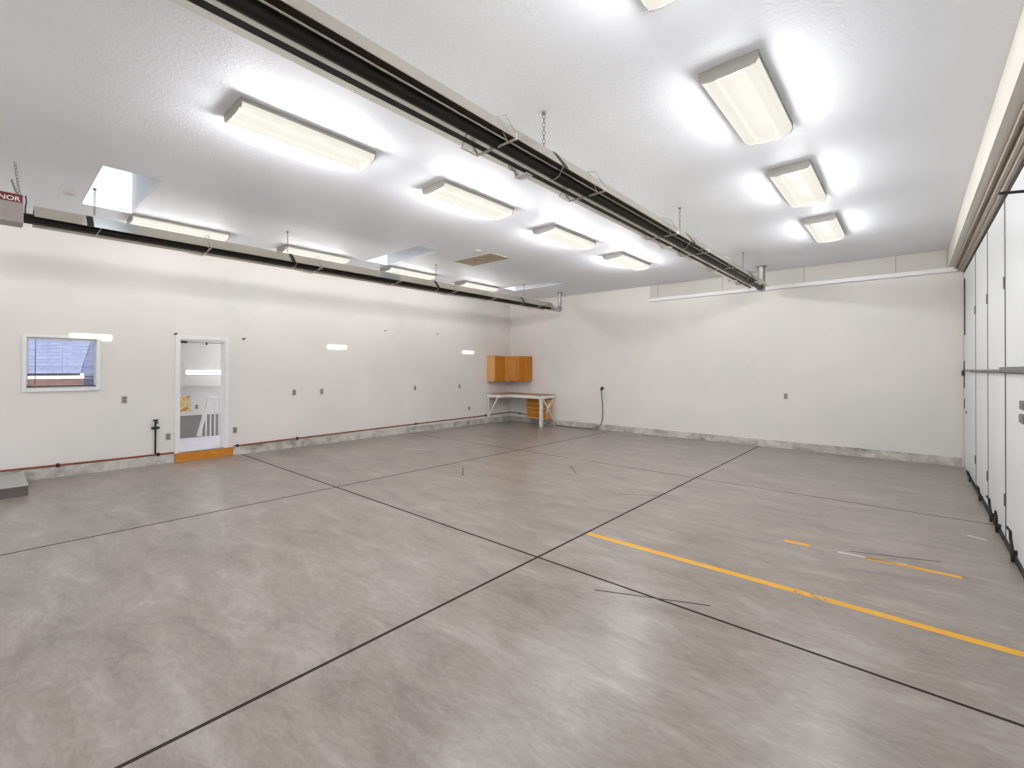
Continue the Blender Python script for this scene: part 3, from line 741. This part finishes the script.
# ================================================================ CONCRETE STEP at the left edge
sp_ = thing('concrete_step', 'low grey concrete step against the left wall at the edge of view', 'step', (XL+0.023, -0.6, 0))
MB().box(0, 1.105, -1.2, 0.93, 0.0, 0.125).build('riser_block', M['stepdark'], sp_, bevel=0.006)
MB().box(0, 1.11, -1.2, 0.935, 0.1255, 0.135).build('tread', M['step'], sp_, bevel=0.003)

# ================================================================ CORNER WALL CABINETS
ZB, ZH = 1.28, 0.77
def door_front(parent, w, h, knobside):
    """raised arched panel door in local x (width) z (height), front toward -y"""
    d = MB().box(0.004, w-0.004, -0.02, 0, 0.006, h-0.006).build('cabinet_door', M['oak'], parent, bevel=0.003)
    a0, a1, b0, b1 = 0.065, w-0.065, 0.075, h-0.075
    if a1-a0 < 0.06: a0, a1 = 0.045, w-0.045
    arch = [(a0, b0), (a1, b0), (a1, b1-0.04)]
    for k in range(1, 9):
        t = k/9; arch.append((a1+(a0-a1)*t, b1-0.04+0.04*math.sin(math.pi*t)))
    arch.append((a0, b1-0.04))
    MB().prism(arch, -0.023, -0.0201, 'y').build('panel_groove', M['oakedge'], d)
    s = 0.010; cx, cz = (a0+a1)/2, (b0+b1)/2
    arch2 = [(cx+(x-cx)*(1-2*s/(a1-a0)), cz+(z-cz)*(1-2*s/(b1-b0))) for x, z in arch]
    MB().prism(arch2, -0.027, -0.0231, 'y').build('raised_panel', M['oak'], d)
    return d
# along the left wall
cl = thing('wall_cabinet', 'honey oak wall cabinet on the left wall, leftmost of the three corner cabinets', 'cabinet', (XL+0.001, 9.97, ZB), 0, 'corner wall cabinets')
MB().box(0, 0.31, 0.012, 0.465, 0, ZH).build('cabinet_body', M['oak'], cl)
MB().box(0, 0.31, 0, 0.0115, 0, ZH).build('end_panel', M['oakpale'], cl)
d = door_front(cl, 0.46, ZH, 0); d.rotation_euler = (0, 0, math.pi/2); d.location = (0.3105, 0.002, 0)
# corner
ccx, ccy = XL+0.001, YB-0.001
cc = thing('wall_cabinet', 'honey oak diagonal corner wall cabinet, middle of the three corner cabinets', 'cabinet', (ccx, ccy, ZB), 0, 'corner wall cabinets')
MB().prism([(0, 0), (0, -0.612), (0.31, -0.612), (0.612, -0.31), (0.612, 0)], 0, ZH, 'z').build('cabinet_body', M['oak'], cc)
d = door_front(cc, 0.4235, ZH, 0); d.rotation_euler = (0, 0, math.pi/4); d.location = (0.3105, -0.6125, 0)
# along the back wall
cb = thing('wall_cabinet', 'honey oak wall cabinet on the back wall, rightmost of the three corner cabinets', 'cabinet', (XL+0.616, YB-0.001, ZB), 0, 'corner wall cabinets')
MB().box(0, 0.285, -0.31, 0, 0, ZH).build('cabinet_body', M['oak'], cb)
d = door_front(cb, 0.283, ZH, 0); d.location = (0.001, -0.3105, 0)

# ================================================================ WORKBENCH
wb = thing('workbench', 'L shaped white framed workbench with brown top in the back corner', 'workbench', (XL, YB, 0))
ox = 0.025
top = [(ox, -0.025), (ox, -1.12), (0.60, -1.12), (0.60, -0.70), (1.80, -0.70), (1.80, -0.025)]
MB().prism(top, 0.885, 0.908, 'z').build('bench_top', M['benchtop'], wb)
ap = MB().box(ox, 0.60, -1.12, -1.095, 0.80, 0.884).box(0.578, 0.60, -1.0945, -0.70, 0.80, 0.884).box(0.601, 1.80, -0.70, -0.675, 0.80, 0.884).box(1.778, 1.80, -0.6745, -0.025, 0.80, 0.884)
ap.build('apron', M['benchwhite'], wb, bevel=0.002)
MB().box(1.70, 1.777, -0.674, -0.595, 0.0, 0.884).build('leg', M['benchwhite'], wb, bevel=0.004)
MB().box(ox, ox+0.06, -1.094, -1.03, 0.16, 0.884).build('leg', M['benchwhite'], wb, bevel=0.003)
MB().bar((0.06, -1.06, 0.22), (0.46, -1.06, 0.83), 0.04, 0.045, (0, 1, 0)).build('brace', M['benchwhite'], wb)
MB().bar((1.79, -0.62, 0.80), (1.79, -0.05, 0.09), 0.035, 0.04, (1, 0, 0)).build('brace', M['benchwhite'], wb)
MB().bar((1.75, -0.04, 0.80), (1.75, -0.42, 0.40), 0.04, 0.03, (1, 0, 0)).build('brace', M['benchwhite'], wb)
# drawer unit hung under the bench
du = thing('drawer_unit', 'small orange brown drawer unit with pale frame hung under the workbench', 'drawers', (-8.82, YB-0.024, 0.17))
fr = MB().box(0, 0.03, -0.26, 0, 0, 0.59).box(0.75, 0.78, -0.26, 0, 0, 0.59).box(0.03, 0.75, -0.26, 0, 0, 0.035).box(0.03, 0.75, -0.26, 0, 0.57, 0.59).box(0.03, 0.75, -0.01, 0, 0.035, 0.57)
for z in (0.165, 0.30, 0.435): fr.box(0.03, 0.75, -0.26, -0.01, z, z+0.025)
fr.build('carcass', M['oakpale'], du)
for z in (0.04, 0.195, 0.33, 0.465):
    hh = 0.12 if z < 0.1 else 0.10
    dd = MB().box(0.034, 0.746, -0.255, -0.03, z, z+hh).build('drawer', M['oak'], du, bevel=0.003)
    MB().box(0.33, 0.45, -0.264, -0.2555, z+hh-0.03, z+hh-0.018).build('drawer_pull', M['oakedge'], dd)

# ================================================================ FLOOR MARKINGS
def strip(name, pts, w, mat, lab, cat, th=0.0015):
    """a strip lying on the floor through the points"""
    m = MB(); x, y = pts[0]
    P = [Vector((a-x, b-y, 0)) for a, b in pts]
    L, R = [], []
    for i, p in enumerate(P):
        d = (P[min(i+1, len(P)-1)]-P[max(i-1, 0)]).normalized(); n = Vector((-d.y, d.x, 0))
        L.append(p+n*w/2); R.append(p-n*w/2)
    poly = [(v.x, v.y) for v in L+R[::-1]]
    m.prism(poly, 0.0003, th, 'z')
    o = m.build(name, mat); o.location = (x, y, 0); tag(o, lab, cat); return o
strip('painted_line', [(-2.46, 3.985), (-1.2, 3.985), (0.0, 3.985), (0.66, 3.985)], 0.072, M['yellow'], 'long yellow painted line on the floor, nearer of the two, partly flaked', 'floor line')
strip('painted_line', [(-0.93, 5.10), (-0.72, 5.10)], 0.065, M['yellow'], 'short yellow paint remnant on the floor, left of the dark scratch', 'floor line')
strip('painted_line', [(-0.30, 5.11), (0.31, 5.13)], 0.055, M['yellow'], 'short yellow painted line on the floor, farther of the two', 'floor line')
strip('white_scuff', [(-0.50, 5.10), (-0.30, 5.11), (-0.02, 5.155)], 0.022, M['chalk'], 'thin white scuff where the farther yellow line has worn away', 'mark')
strip('white_scuff', [(0.43, 6.49), (0.56, 6.42)], 0.03, M['chalk'], 'short white strip on the floor near the hangar door', 'mark')
strip('white_scuff', [(-7.83, 5.66), (-7.6, 5.80), (-7.37, 5.90)], 0.03, M['chalk'], 'pale scuff on the floor toward the left wall', 'mark')
for a, b, w, lab in (((-1.79, 3.0), (-1.06, 3.34), 0.013, 'dark score line on the floor crossing near the main joint crossing'),
                     ((-0.42, 5.19), (0.20, 5.43), 0.013, 'dark score line on the floor beside the farther yellow line'),
                     ((-2.93, 5.50), (-2.48, 5.79), 0.010, 'thin dark score line ending at the long floor joint'),
                     ((-5.63, 5.21), (-5.22, 4.82), 0.014, 'short dark score line on the floor left of centre'),
                     ((-4.39, 6.54), (-3.97, 6.10), 0.012, 'short dark score line on the floor toward the workbench')):
    strip('floor_score', [a, b], w, M['score'], lab, 'mark', 0.0012)
